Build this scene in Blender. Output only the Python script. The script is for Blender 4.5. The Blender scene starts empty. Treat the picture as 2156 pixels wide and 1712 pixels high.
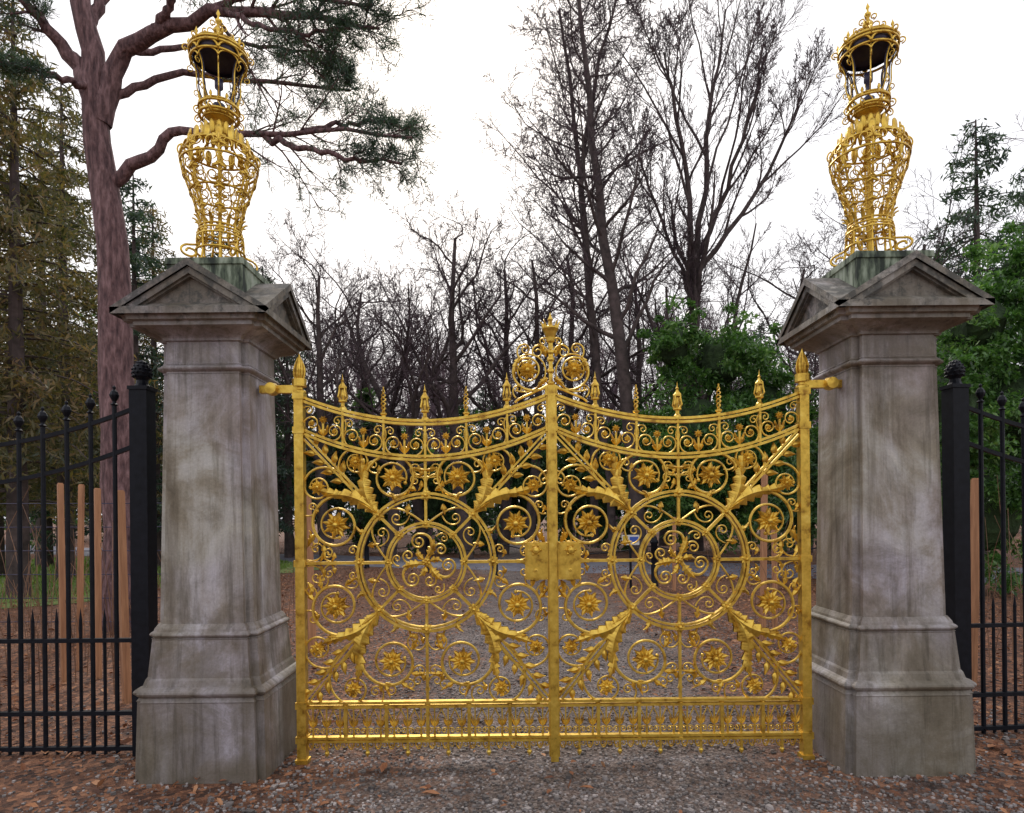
import bpy, math, random
import numpy as np
rng=np.random.default_rng(7); random.seed(7)
PI=math.pi
scene=bpy.context.scene
COL=scene.collection

# ------------------------------------------------------------------ mesh builder
CIRC={k:np.array([[math.cos(2*PI*i/k),math.sin(2*PI*i/k)] for i in range(k)]) for k in range(3,17)}
SQ=np.array([[1,1],[-1,1],[-1,-1],[1,-1]],float)
def nrm(a): return a/np.maximum(np.linalg.norm(a,axis=-1,keepdims=True),1e-9)
class MB:
    def __init__(s): s.v=[];s.q=[];s.t=[];s.qm=[];s.tm=[];s.n=0;s.mat=0
    def add(s,v,quads=None,tris=None):
        v=np.asarray(v,float).reshape(-1,3)
        if quads is not None and len(quads):
            q=np.asarray(quads,int).reshape(-1,4)+s.n; s.q.append(q); s.qm.append(np.full(len(q),s.mat))
        if tris is not None and len(tris):
            t=np.asarray(tris,int).reshape(-1,3)+s.n; s.t.append(t); s.tm.append(np.full(len(t),s.mat))
        s.v.append(v); s.n+=len(v)
    def tubes(s,P,W,D=None,prof=None,ref=None,closed=False,cap=True):
        P=np.asarray(P,float)
        if P.ndim==2: P=P[None]
        B,m,_=P.shape
        W=np.broadcast_to(np.asarray(W,float),(B,m)); D=W if D is None else np.broadcast_to(np.asarray(D,float),(B,m))
        prof=CIRC[5] if prof is None else prof; k=len(prof)
        if closed: T=np.roll(P,-1,1)-np.roll(P,1,1)
        else: T=np.gradient(P,axis=1)
        T=nrm(T)
        if ref is None:
            tot=nrm(P[:,-1]-P[:,0]); r=np.where(np.abs(tot[:,2:3])>.7,np.array([[1.,0.13,0]]),np.array([[0,0.1,1.]]))[:,None]
            r=np.broadcast_to(r,T.shape)
        else: r=np.broadcast_to(np.asarray(ref,float),T.shape)
        n=nrm(np.cross(T,r)); b=np.cross(n,T)
        V=P[:,:,None]+W[:,:,None,None]*prof[None,None,:,0:1]*n[:,:,None]+D[:,:,None,None]*prof[None,None,:,1:2]*b[:,:,None]
        idx=np.arange(B*m*k).reshape(B,m,k)
        if closed: a=idx; c=np.roll(idx,-1,1)
        else: a=idx[:,:-1]; c=idx[:,1:]
        q=np.stack([a,np.roll(a,-1,2),np.roll(c,-1,2),c],-1).reshape(-1,4)
        vv=V.reshape(-1,3); tr=None
        if cap and not closed:
            ends=np.concatenate([P[:,0],P[:,-1]]); e0=B*m*k+np.arange(B); e1=e0+B
            f=idx[:,0]; l=idx[:,-1]
            t0=np.stack([np.broadcast_to(e0[:,None],(B,k)),np.roll(f,-1,1),f],-1).reshape(-1,3)
            t1=np.stack([np.broadcast_to(e1[:,None],(B,k)),l,np.roll(l,-1,1)],-1).reshape(-1,3)
            tr=np.concatenate([t0,t1]); vv=np.concatenate([vv,ends])
        s.add(vv,q,tr)
    def box(s,x0,x1,y0,y1,z0,z1):
        v=[(x,y,z) for z in (z0,z1) for y in (y0,y1) for x in (x0,x1)]
        s.add(v,[(0,2,3,1),(4,5,7,6),(0,1,5,4),(2,6,7,3),(0,4,6,2),(1,3,7,5)])
    def lathe(s,c,prof,k=10,axis='Z'):
        prof=np.asarray(prof,float); m=len(prof); a=np.arange(k)*2*PI/k
        X=prof[:,0:1]*np.cos(a); Y=prof[:,0:1]*np.sin(a); Z=np.broadcast_to(prof[:,1:2],X.shape)
        V=np.stack([X,Y,Z],-1) if axis=='Z' else np.stack([X,-Z,Y],-1)
        V=V+np.asarray(c,float)
        idx=np.arange(m*k).reshape(m,k); a_=idx[:-1];c_=idx[1:]
        q=np.stack([a_,np.roll(a_,-1,1),np.roll(c_,-1,1),c_],-1).reshape(-1,4)
        s.add(V,q)
    def leaves(s,C,size,asp=.45,A=None,Bv=None):
        C=np.asarray(C,float);N=len(C); size=np.broadcast_to(np.asarray(size,float),(N,))[:,None]
        if A is None: A=rng.normal(size=(N,3))
        A=nrm(A)
        if Bv is None: Bv=rng.normal(size=(N,3))
        Bv=nrm(np.cross(A,Bv))
        V=np.stack([C-A*size,C+Bv*size*asp,C+A*size,C-Bv*size*asp],1)
        s.add(V,np.arange(N*4).reshape(N,4))
    def build(s,name,mats,parent=None,smooth=False,loc=None):
        me=bpy.data.meshes.new(name); V=np.concatenate(s.v)
        Q=np.concatenate(s.q) if s.q else np.zeros((0,4),int); T=np.concatenate(s.t) if s.t else np.zeros((0,3),int)
        me.vertices.add(len(V)); me.vertices.foreach_set('co',V.astype(np.float32).ravel())
        L=np.concatenate([Q.ravel(),T.ravel()]); me.loops.add(len(L)); me.loops.foreach_set('vertex_index',L.astype(np.int32))
        st=np.concatenate([np.arange(len(Q))*4,len(Q)*4+np.arange(len(T))*3]).astype(np.int32)
        me.polygons.add(len(st)); me.polygons.foreach_set('loop_start',st)
        mi=np.concatenate((s.qm or [np.zeros(0)])+(s.tm or [np.zeros(0)])).astype(np.int32)
        me.polygons.foreach_set('material_index',mi)
        me.polygons.foreach_set('use_smooth',np.full(len(st),smooth))
        for m in mats: me.materials.append(m)
        me.update(calc_edges=True)
        ob=bpy.data.objects.new(name,me); COL.objects.link(ob)
        if parent: ob.parent=parent
        if loc is not None: ob.location=loc
        return ob
def empty(name,loc=(0,0,0)):
    e=bpy.data.objects.new(name,None); e.empty_display_size=.2; e.location=loc; COL.objects.link(e); return e

# ------------------------------------------------------------------ materials
def newmat(name):
    m=bpy.data.materials.new(name); m.use_nodes=True; nt=m.node_tree
    return m,nt,nt.nodes,nt.links,nt.nodes['Principled BSDF']
def ramp(N,stops):
    r=N.new('ShaderNodeValToRGB'); cr=r.color_ramp
    while len(cr.elements)<len(stops): cr.elements.new(.5)
    for e,(p,c) in zip(cr.elements,stops): e.position=p; e.color=(*c,1)
    return r
def noise(N,L,vec,scale,detail=5,rough=.6):
    n=N.new('ShaderNodeTexNoise'); n.inputs['Scale'].default_value=scale; n.inputs['Detail'].default_value=detail; n.inputs['Roughness'].default_value=rough
    if vec: L.new(vec,n.inputs['Vector'])
    return n
def mixc(N,L,mode,fac,a,b):
    m=N.new('ShaderNodeMix'); m.data_type='RGBA'; m.blend_type=mode
    for s,v in ((m.inputs[0],fac),(m.inputs[6],a),(m.inputs[7],b)):
        if hasattr(v,'is_linked') or hasattr(v,'links'): L.new(v,s)
        else: s.default_value=v if not isinstance(v,tuple) else (*v,1)
    return m.outputs[2]
def bump(N,L,h,bsdf,strength,dist):
    b=N.new('ShaderNodeBump'); b.inputs['Strength'].default_value=strength; b.inputs['Distance'].default_value=dist
    L.new(h,b.inputs['Height']); L.new(b.outputs[0],bsdf.inputs['Normal'])
def simple(name,stops,scale=6,rough=.8,metal=0,bs=.3,bd=.01,island=False,stretch=None):
    m,nt,N,L,B=newmat(name); tc=N.new('ShaderNodeTexCoord'); vec=tc.outputs['Object']
    if stretch:
        mp=N.new('ShaderNodeMapping'); mp.inputs['Scale'].default_value=stretch; L.new(vec,mp.inputs[0]); vec=mp.outputs[0]
    n=noise(N,L,vec,scale); r=ramp(N,stops); fac=n.outputs['Fac']
    if island:
        g=N.new('ShaderNodeNewGeometry'); a=N.new('ShaderNodeMath'); a.operation='MULTIPLY_ADD'; a.inputs[1].default_value=.55
        L.new(g.outputs['Random Per Island'],a.inputs[0])
        b=N.new('ShaderNodeMath'); b.operation='MULTIPLY_ADD'; b.inputs[1].default_value=1.3; b.inputs[2].default_value=-.45
        L.new(fac,b.inputs[0]); L.new(b.outputs[0],a.inputs[2]); fac=a.outputs[0]
    L.new(fac,r.inputs[0]); L.new(r.outputs[0],B.inputs['Base Color'])
    B.inputs['Roughness'].default_value=rough; B.inputs['Metallic'].default_value=metal
    if bs: bump(N,L,n.outputs['Fac'],B,bs,bd)
    return m
def foliage(name,stops,scale=.6,rough=.5,trans=.25):
    m=simple(name,stops,scale,rough,0,0,island=True)
    nt=m.node_tree;N=nt.nodes;L=nt.links;B=N['Principled BSDF']; out=N['Material Output']
    t=N.new('ShaderNodeBsdfTranslucent'); mx=N.new('ShaderNodeMixShader'); mx.inputs[0].default_value=trans
    src=B.inputs['Base Color'].links[0].from_socket
    g=mixc(N,L,'MULTIPLY',1.0,src,(1.5,1.7,.7)); L.new(g,t.inputs[0])
    L.new(B.outputs[0],mx.inputs[1]); L.new(t.outputs[0],mx.inputs[2]); L.new(mx.outputs[0],out.inputs[0])
    return m

M_gold=simple('gilded_iron',[(.3,(.34,.18,.028)),(.43,(.66,.42,.062)),(.58,(.80,.54,.09)),(.75,(.90,.66,.15))],17,.37,.74,.35,.004)
M_black=simple('black_ironwork',[(.3,(.003,.004,.007)),(.7,(.009,.011,.017))],20,.5,0,.1,.002)
M_black.node_tree.nodes['Principled BSDF'].inputs['Specular IOR Level'].default_value=.2
M_darkmetal=simple('aged_lamp_metal',[(.3,(.018,.016,.045)),(.7,(.05,.045,.09))],20,.45,.1)
M_bark_pine=simple('pine_bark',[(.3,(.05,.026,.03)),(.5,(.17,.095,.095)),(.7,(.33,.20,.20))],6,.9,0,1,.08,stretch=(3,3,.7))
M_bark=simple('grey_bark',[(.3,(.03,.022,.02)),(.7,(.11,.08,.075))],4,.9,0,.6,.03)
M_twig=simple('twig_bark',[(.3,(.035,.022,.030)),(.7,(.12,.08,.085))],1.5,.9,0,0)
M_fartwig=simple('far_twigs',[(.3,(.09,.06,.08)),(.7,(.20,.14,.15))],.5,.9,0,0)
M_needle=foliage('pine_needles',[(.2,(.02,.045,.035)),(.6,(.055,.095,.06)),(.9,(.09,.14,.08))],1.2)
M_larch=foliage('russet_conifer_needles',[(.15,(.045,.055,.03)),(.5,(.14,.12,.055)),(.85,(.28,.17,.085))],.5,.6,.35)
M_spruce=foliage('spruce_needles',[(.2,(.022,.045,.036)),(.6,(.06,.10,.075)),(.9,(.11,.15,.11))],.5,.5,.3)
M_laurel=foliage('laurel_leaves',[(.05,(.022,.05,.016)),(.35,(.065,.15,.042)),(.65,(.13,.25,.075)),(.95,(.30,.43,.18))],1.1,.33,.38)
M_hedge=foliage('hedge_leaves',[(.1,(.018,.045,.02)),(.5,(.06,.13,.05)),(.9,(.17,.27,.12))],.7,.35,.35)
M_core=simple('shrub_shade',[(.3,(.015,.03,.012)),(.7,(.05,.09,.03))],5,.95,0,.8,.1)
M_litter=simple('dry_leaves',[(.05,(.075,.03,.017)),(.4,(.23,.09,.04)),(.7,(.40,.18,.08)),(.97,(.60,.36,.20))],3,.75,0,0,island=True)
M_pebble=simple('pebbles',[(.05,(.06,.052,.05)),(.5,(.19,.17,.16)),(.9,(.52,.47,.45))],3,.8,0,0,island=True)
M_stake=simple('sawn_wood',[(.3,(.30,.14,.07)),(.7,(.56,.29,.15))],4,.8,0,.3,.01,stretch=(8,8,.6))
M_stem=simple('dry_stems',[(.3,(.12,.06,.035)),(.7,(.30,.17,.10))],3,.8,0,0)
M_grass=foliage('grass_blades',[(.1,(.07,.12,.025)),(.6,(.18,.28,.05)),(.9,(.33,.38,.1))],.8)

def stone():
    m,nt,N,L,B=newmat('weathered_marble'); tc=N.new('ShaderNodeTexCoord'); o0=tc.outputs['Object']
    ge=N.new('ShaderNodeNewGeometry'); o=ge.outputs['Position']   # world position: the piers do not repeat each other
    n1=noise(N,L,o,1.7,10,.63); n1.inputs['Distortion'].default_value=.9
    r1=ramp(N,[(.30,(.17,.14,.105)),(.41,(.33,.285,.245)),(.50,(.47,.435,.43)),(.58,(.54,.51,.535)),(.72,(.68,.64,.62))]); L.new(n1.outputs['Fac'],r1.inputs[0])
    mp=N.new('ShaderNodeMapping'); mp.inputs['Scale'].default_value=(7,7,.45); L.new(o,mp.inputs[0])
    n2=noise(N,L,mp.outputs[0],1.0,8,.65); r2=ramp(N,[(.37,(.36,.31,.23)),(.47,(.80,.77,.71)),(.57,(1,1,1))]); L.new(n2.outputs['Fac'],r2.inputs[0])
    c=mixc(N,L,'MULTIPLY',.72,r1.outputs[0],r2.outputs[0])
    n6=noise(N,L,o,.9,3,.5); r6=ramp(N,[(.42,(.96,.99,.88)),(.58,(.97,.96,1.05))]); L.new(n6.outputs['Fac'],r6.inputs[0]); c=mixc(N,L,'MULTIPLY',1.0,c,r6.outputs[0])
    sx=N.new('ShaderNodeSeparateXYZ'); L.new(o0,sx.inputs[0])
    n3=noise(N,L,o,2.6,9,.72); n3.inputs['Distortion'].default_value=.6
    def mrg(a,b_,lo=0,hi=1):
        q=N.new('ShaderNodeMapRange'); q.inputs[1].default_value=a; q.inputs[2].default_value=b_; q.inputs[3].default_value=lo; q.inputs[4].default_value=hi; L.new(sx.outputs[2],q.inputs[0]); return q.outputs[0]
    ad=N.new('ShaderNodeMath'); ad.operation='ADD'; L.new(mrg(1.7,.0,0,1),ad.inputs[0]); L.new(mrg(2.3,2.95,0,.75),ad.inputs[1])
    sb=N.new('ShaderNodeMath'); sb.operation='MULTIPLY_ADD'; sb.inputs[1].default_value=.34; L.new(ad.outputs[0],sb.inputs[0]); L.new(n3.outputs['Fac'],sb.inputs[2])
    rn=ramp(N,[(.52,(0,0,0)),(.70,(.6,.6,.6)),(.92,(.92,.92,.92))]); L.new(sb.outputs[0],rn.inputs[0])
    c=mixc(N,L,'MIX',rn.outputs[0],c,(.135,.115,.08))
    n4=noise(N,L,mp.outputs[0],2.3,6,.7); r4=ramp(N,[(.52,(1,1,1)),(.64,(.30,.29,.24))]); L.new(n4.outputs['Fac'],r4.inputs[0]); c=mixc(N,L,'MULTIPLY',.5,c,r4.outputs[0])
    # black lichen spots, mostly near the cap
    n7=noise(N,L,o,9,8,.75); s7=N.new('ShaderNodeMath'); s7.operation='MULTIPLY_ADD'; s7.inputs[1].default_value=.20; L.new(mrg(2.75,3.05),s7.inputs[0]); L.new(n7.outputs['Fac'],s7.inputs[2])
    r7=ramp(N,[(.66,(0,0,0)),(.76,(.8,.8,.8))]); L.new(s7.outputs[0],r7.inputs[0]); c=mixc(N,L,'MIX',r7.outputs[0],c,(.05,.052,.045))
    fine=noise(N,L,o,70,4,.7); rf=ramp(N,[(.3,(.7,.7,.7)),(.65,(1.06,1.06,1.06))]); L.new(fine.outputs['Fac'],rf.inputs[0])
    c=mixc(N,L,'MULTIPLY',.6,c,rf.outputs[0])
    L.new(c,B.inputs['Base Color']); B.inputs['Roughness'].default_value=.6
    bump(N,L,n3.outputs['Fac'],B,.4,.02); return m
M_stone=stone()
M_moss=simple('lichened_stone',[(.38,(.03,.04,.03)),(.46,(.12,.15,.10)),(.55,(.30,.35,.26)),(.75,(.48,.49,.43))],4,.85,0,.4,.02,stretch=(3,3,.8))
def groundmat():
    m,nt,N,L,B=newmat('ground_gravel_and_litter'); tc=N.new('ShaderNodeTexCoord'); o=tc.outputs['Object']
    sx=N.new('ShaderNodeSeparateXYZ'); L.new(o,sx.inputs[0])
    vo=N.new('ShaderNodeTexVoronoi'); vo.inputs['Scale'].default_value=70; L.new(o,vo.inputs['Vector'])
    rb=N.new('ShaderNodeRGBToBW'); L.new(vo.outputs['Color'],rb.inputs[0])
    rg=ramp(N,[(.1,(.055,.047,.043)),(.5,(.16,.14,.13)),(.9,(.38,.34,.32))]); L.new(rb.outputs[0],rg.inputs[0])
    vl=N.new('ShaderNodeTexVoronoi'); vl.inputs['Scale'].default_value=26; L.new(o,vl.inputs['Vector'])
    rb2=N.new('ShaderNodeRGBToBW'); L.new(vl.outputs['Color'],rb2.inputs[0])
    rl=ramp(N,[(.1,(.045,.022,.014)),(.5,(.16,.072,.038)),(.9,(.38,.18,.09))]); L.new(rb2.outputs[0],rl.inputs[0])
    n=noise(N,L,o,.9,6,.65)
    w=N.new('ShaderNodeMath'); w.operation='SUBTRACT'; L.new(sx.outputs[0],w.inputs[0]); w.inputs[1].default_value=.5
    ab=N.new('ShaderNodeMath'); ab.operation='ABSOLUTE'; L.new(w.outputs[0],ab.inputs[0])
    nn=N.new('ShaderNodeMath'); nn.operation='MULTIPLY_ADD'; nn.inputs[1].default_value=3.2; L.new(n.outputs['Fac'],nn.inputs[0]); L.new(ab.outputs[0],nn.inputs[2])
    mr=N.new('ShaderNodeMapRange'); mr.inputs[1].default_value=2.4; mr.inputs[2].default_value=3.4; mr.inputs[3].default_value=.15; L.new(nn.outputs[0],mr.inputs[0])
    c=mixc(N,L,'MIX',mr.outputs[0],rg.outputs[0],rl.outputs[0])
    n5=noise(N,L,o,3,5,.6); r5=ramp(N,[(.3,(.6,.54,.5)),(.7,(1.15,1.12,1.1))]); L.new(n5.outputs['Fac'],r5.inputs[0])
    c=mixc(N,L,'MULTIPLY',1.0,c,r5.outputs[0])
    L.new(c,B.inputs['Base Color']); B.inputs['Roughness'].default_value=.85
    hm=N.new('ShaderNodeMath'); hm.operation='ADD'; L.new(vo.outputs['Distance'],hm.inputs[0]); L.new(vl.outputs['Distance'],hm.inputs[1])
    bump(N,L,hm.outputs[0],B,.8,.015); return m
M_ground=groundmat()
M_road=simple('worn_asphalt',[(.3,(.11,.11,.14)),(.7,(.20,.20,.24))],3,.75,0,.3,.01)
M_lawn=simple('lawn',[(.3,(.08,.12,.03)),(.7,(.20,.27,.06))],3,.9,0,.6,.03)

# ------------------------------------------------------------------ camera, light, sky
EYE=1.63; F=1400.; HZ=1085.; DZ=-.08
def site(u,v,Y):      # survey-drawing units -> metres, at distance Y
    s=F/Y; du=u-1078; dv=v-856
    u2=u-.01*dv; v2=v+.01*du
    return ((u2-1078)/s, Y, EYE-(v2-HZ)/s)
cam=bpy.data.cameras.new('camera'); co=bpy.data.objects.new('camera',cam); COL.objects.link(co)
cam.sensor_width=36; cam.lens=36*F/2156; cam.shift_y=(HZ-856)/2156; cam.clip_end=2000; cam.clip_start=.05
from mathutils import Matrix
co.matrix_world=Matrix.Translation((0,0,EYE))@Matrix.Rotation(PI/2,4,'X')@Matrix.Rotation(math.radians(-.57),4,'Z')
scene.camera=co
el=math.radians(38); az=math.radians(-8)
w=bpy.data.worlds.new('World'); scene.world=w; w.use_nodes=True; N=w.node_tree.nodes; L=w.node_tree.links
bg=N['Background']; sky=N.new('ShaderNodeTexSky'); sky.sky_type='NISHITA'; sky.sun_disc=False; sky.sun_elevation=el; sky.sun_rotation=az; sky.dust_density=4; sky.air_density=1.5
bg.inputs[1].default_value=.12; L.new(sky.outputs[0],bg.inputs[0])
bg2=N.new('ShaderNodeBackground'); tc=N.new('ShaderNodeTexCoord'); nz=noise(N,L,tc.outputs['Generated'],1.6,6,.55)
rp=ramp(N,[(.32,(.74,.74,.90)),(.5,(.97,.96,1.0)),(.7,(1.05,1.03,1.04))]); L.new(nz.outputs['Fac'],rp.inputs[0]); L.new(rp.outputs[0],bg2.inputs[0]); bg2.inputs[1].default_value=1.28
mx=N.new('ShaderNodeMixShader'); mx.inputs[0].default_value=.86; L.new(bg.outputs[0],mx.inputs[1]); L.new(bg2.outputs[0],mx.inputs[2]); L.new(mx.outputs[0],N['World Output'].inputs[0])
sl=bpy.data.lights.new('sun','SUN'); sl.energy=1.5; sl.angle=math.radians(12); sl.color=(1,.94,.86)
so=bpy.data.objects.new('sun',sl); COL.objects.link(so); so.rotation_euler=(-(PI/2-el),0,-az); so.location=(0,20,30)
scene.view_settings.view_transform='Standard'; scene.view_settings.look='None'; scene.view_settings.exposure=0

# ------------------------------------------------------------------ ground, road
b=MB(); xs=np.linspace(-400,400,41); ys=np.linspace(-300,700,51)
X,Y=np.meshgrid(xs,ys); idx=np.arange(X.size).reshape(X.shape)
b.add(np.stack([X,Y,0*X],-1),np.stack([idx[:-1,:-1],idx[:-1,1:],idx[1:,1:],idx[1:,:-1]],-1)); b.build('ground',[M_ground])
b=MB(); t=np.linspace(-34,30,80); cy=22.0-.46*t+.004*t*t
wv=2.6+.12*np.sin(t*1.3)
b.add(np.concatenate([np.stack([t,cy-wv,0*t+.006],-1),np.stack([t,cy+wv,0*t+.006],-1)]),[(i,i+1,81+i,80+i) for i in range(79)]); b.build('road',[M_road])
LX,LY,LA,LB=-15.5,19.5,8.5,9.0
b=MB(); th=np.linspace(0,2*PI,60,endpoint=False); rr=1+.12*np.sin(5*th)+.07*np.sin(9*th+1)
b.add(np.concatenate([[[LX,LY,.012]],np.stack([LX+LA*rr*np.cos(th),LY+LB*rr*np.sin(th),0*th+.012],-1)]),None,[(0,1+i,1+(i+1)%60) for i in range(60)])
b.mat=1
n=14000; a=rng.uniform(0,2*PI,n); r=np.sqrt(rng.uniform(0,1,n))
C=np.stack([LX+LA*r*np.cos(a),LY+LB*r*np.sin(a),np.full(n,.05)],-1)
b.leaves(C,rng.uniform(.05,.13,n),.14,A=np.stack([rng.normal(0,.3,n),rng.normal(0,.3,n),np.ones(n)],-1)); b.build('lawn',[M_lawn,M_grass])
# fallen leaves
n=48000; x=rng.uniform(-10,11,n); y=3+rng.uniform(0,1,n)**1.25*18
patch=.5+.5*np.sin(x*1.7+np.sin(y*1.3)*2)*np.sin(y*2.1+x*.6)
dens=np.clip((np.abs(x-.5)-.9)/1.5,0.09,1); dens=dens*(.35+.65*patch)+.025; near=np.clip((y-3.6)/1.4,.5,1); dens=dens*near; dens=np.where((y<4.9)&(np.abs(x-.5)<3.2),np.maximum(dens*.8,.11),dens); k=rng.uniform(0,1,n)<dens; x=x[k];y=y[k];n=len(x)
b=MB(); sz=rng.uniform(.012,.034,n)*np.where(rng.uniform(size=n)<.07,1.7,1); A=np.stack([rng.normal(size=n),rng.normal(size=n),rng.normal(0,.25,n)],-1)
A=nrm(A); side=nrm(np.cross(A,np.array([0,0,1.])+rng.normal(0,.3,(n,3)))); C=np.stack([x,y,rng.uniform(.008,.03,n)],-1); s=sz[:,None]
up=np.array([0,0,1.])
V=np.stack([C-A*s,C-A*s*.3+side*s*.5+up*s*.3,C+A*s*.5+side*s*.4+up*s*.25,C+A*s*1.1+up*s*.1,C+A*s*.5-side*s*.4+up*s*.35,C-A*s*.3-side*s*.5+up*s*.2],1)
i=np.arange(n)[:,None]*6; b.add(V,np.concatenate([i+[0,1,2,3],i+[0,3,4,5]])); b.build('fallen_leaves',[M_litter])
# pebbles
n=30000; x=rng.uniform(-4.2,4.8,n); y=3.5+rng.uniform(0,1,n)**1.6*7; sz=rng.uniform(.004,.011,n)*np.where(rng.uniform(size=n)<.04,1.8,1)
k=rng.uniform(size=n)<np.clip((4.2-np.abs(x-.7))/2.2,.12,1); x=x[k];y=y[k];sz=sz[k];n=len(x)
base=np.array([(X_,Y_,Z_) for Z_ in (-.7,.6) for Y_ in (-1,1) for X_ in (-1,1)],float)
V=base[None]*rng.uniform(.55,1.1,(n,8,3)); a=rng.uniform(0,2*PI,n)
Xr=V[...,0]*np.cos(a)[:,None]-V[...,1]*np.sin(a)[:,None]; Yr=V[...,0]*np.sin(a)[:,None]+V[...,1]*np.cos(a)[:,None]
V=np.stack([Xr,Yr,V[...,2]],-1)*sz[:,None,None]+np.stack([x,y,sz*.5],-1)[:,None]
f=np.array([(0,2,3,1),(4,5,7,6),(0,1,5,4),(2,6,7,3),(0,4,6,2),(1,3,7,5)])
b=MB(); b.add(V,(np.arange(n)[:,None,None]*8+f[None]).reshape(-1,4)); b.build('gravel',[M_pebble])

# ------------------------------------------------------------------ gate pillars
def notched(h,n):
    return [(h-n,-h),(h-n,-h+n),(h,-h+n),(h,h-n),(h-n,h-n),(h-n,h),(-h+n,h),(-h+n,h-n),(-h,h-n),(-h,-h+n),(-h+n,-h+n),(-h+n,-h)]
def loft(b,levels,n=.04,cap=True):
    V=[];m=len(levels)
    for z,h in levels:
        V+= [(x,y,z) for x,y in notched(h,n)]
    idx=np.arange(m*12).reshape(m,12); a=idx[:-1];c=idx[1:]
    q=np.stack([a,np.roll(a,-1,1),np.roll(c,-1,1),c],-1).reshape(-1,4)
    V.append((0,0,levels[-1][0])); t=[(m*12,idx[-1][i],idx[-1][(i+1)%12]) for i in range(12)] if cap else None
    b.add(V,q,t)
def torus_pts(z0,z1,h,out,k=7): return [(z0+(z1-z0)*i/(k-1),h+out*math.sin(PI*i/(k-1))) for i in range(k)]
def pillar(x,y):
    e=empty('stone_gate_pillar',(x,y,DZ))
    b=MB(); loft(b,[(-.05,.408),(.12,.406),(.57,.395)]+[(.575,.40)]+torus_pts(.60,.66,.385,.028)+[(.665,.372),(.70,.362),(.715,.352),(.95,.332)]+[(.955,.336)]+torus_pts(.96,1.0,.326,.018)+[(1.015,.322),(1.045,.304)],.045)
    b.build('plinth',[M_stone],e)
    b=MB(); loft(b,[(1.045,.298),(2.63,.272)],.045); b.build('shaft',[M_stone],e)
    b=MB(); loft(b,[(2.63,.276)]+torus_pts(2.64,2.685,.275,.026)+[(2.69,.278),(2.70,.272),(2.83,.272),(2.835,.29)]+[(2.84+.05*t,.29+.085*(1-math.cos(t*PI/2))) for t in np.linspace(0,1,6)]+[(2.895,.395),(2.90,.41),(2.925,.41),(2.93,.435),(2.965,.445),(2.97,.452)],.045)
    b.build('cornice',[M_stone],e)
    b=MB(); h=.452; z0=2.965; z1=3.245; hi=h-.045
    for k in range(4):
        c,s=math.cos(k*PI/2),math.sin(k*PI/2)
        R=lambda p:(p[0]*c-p[1]*s,p[0]*s+p[1]*c,p[2])
        b.add([R(p) for p in [(-h,-hi,z0),(h,-hi,z0),(0,-hi,z1)]],None,[(0,1,2)])
        def frame(y,yo,sc0,sc1,base):
            o=[(-h*sc0,y,z0+base),(h*sc0,y,z0+base),(0,y,z0+base+(z1-z0)*sc0)]
            ii=[(-h*sc1,y,z0+base+.02),(h*sc1,y,z0+base+.02),(0,y,z0+base+.02+(z1-z0)*sc1)]
            bb=[(p[0],yo,p[2]) for p in o]+[(p[0],yo,p[2]) for p in ii]
            V=[R(p) for p in o+ii+bb]; Q=[]
            for i in range(3):
                j=(i+1)%3; Q+=[(i,j,3+j,3+i),(3+i,3+j,9+j,9+i),(6+i,6+j,j,i)]
            b.add(V,Q)
        frame(-h-.004,-hi,.995,.77,.0)
        frame(-h+.016,-hi,.76,.62,.028)
        for sx in (-1,1):
            V=[R(p) for p in [(sx*(h+.02),-h-.02,z0-.01),(sx*(h+.02),-h-.02,z0+.03),(0,-h-.02,z1+.045),(0,-h-.02,z1+.0),
                              (sx*(h+.02),0,z0+.03),(0,0,z1+.045),(sx*(h+.02),0,z0-.01),(0,0,z1)]]
            b.add(V,[(0,1,2,3),(1,4,5,2),(0,6,4,1)])
    b.build('gabled_cap',[M_stone],e)
    b=MB(); h=.245
    V=[];lv=[(2.99,h+.02),(3.05,h),(3.33,h-.004),(3.335,h+.006),(3.375,h+.004),(3.378,h-.006)]
    for z,q in lv: V+=[(q,-q,z),(q,q,z),(-q,q,z),(-q,-q,z)]
    Q=[]
    for i in range(len(lv)-1):
        for j in range(4): Q.append((i*4+j,i*4+(j+1)%4,i*4+4+(j+1)%4,i*4+4+j))
    o=(len(lv)-1)*4; Q.append((o,o+1,o+2,o+3)); b.add(V,Q); b.build('pedestal_block',[M_moss],e)
    return e
pillar(-1.95,4.49); pillar(2.46,4.49)

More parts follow.
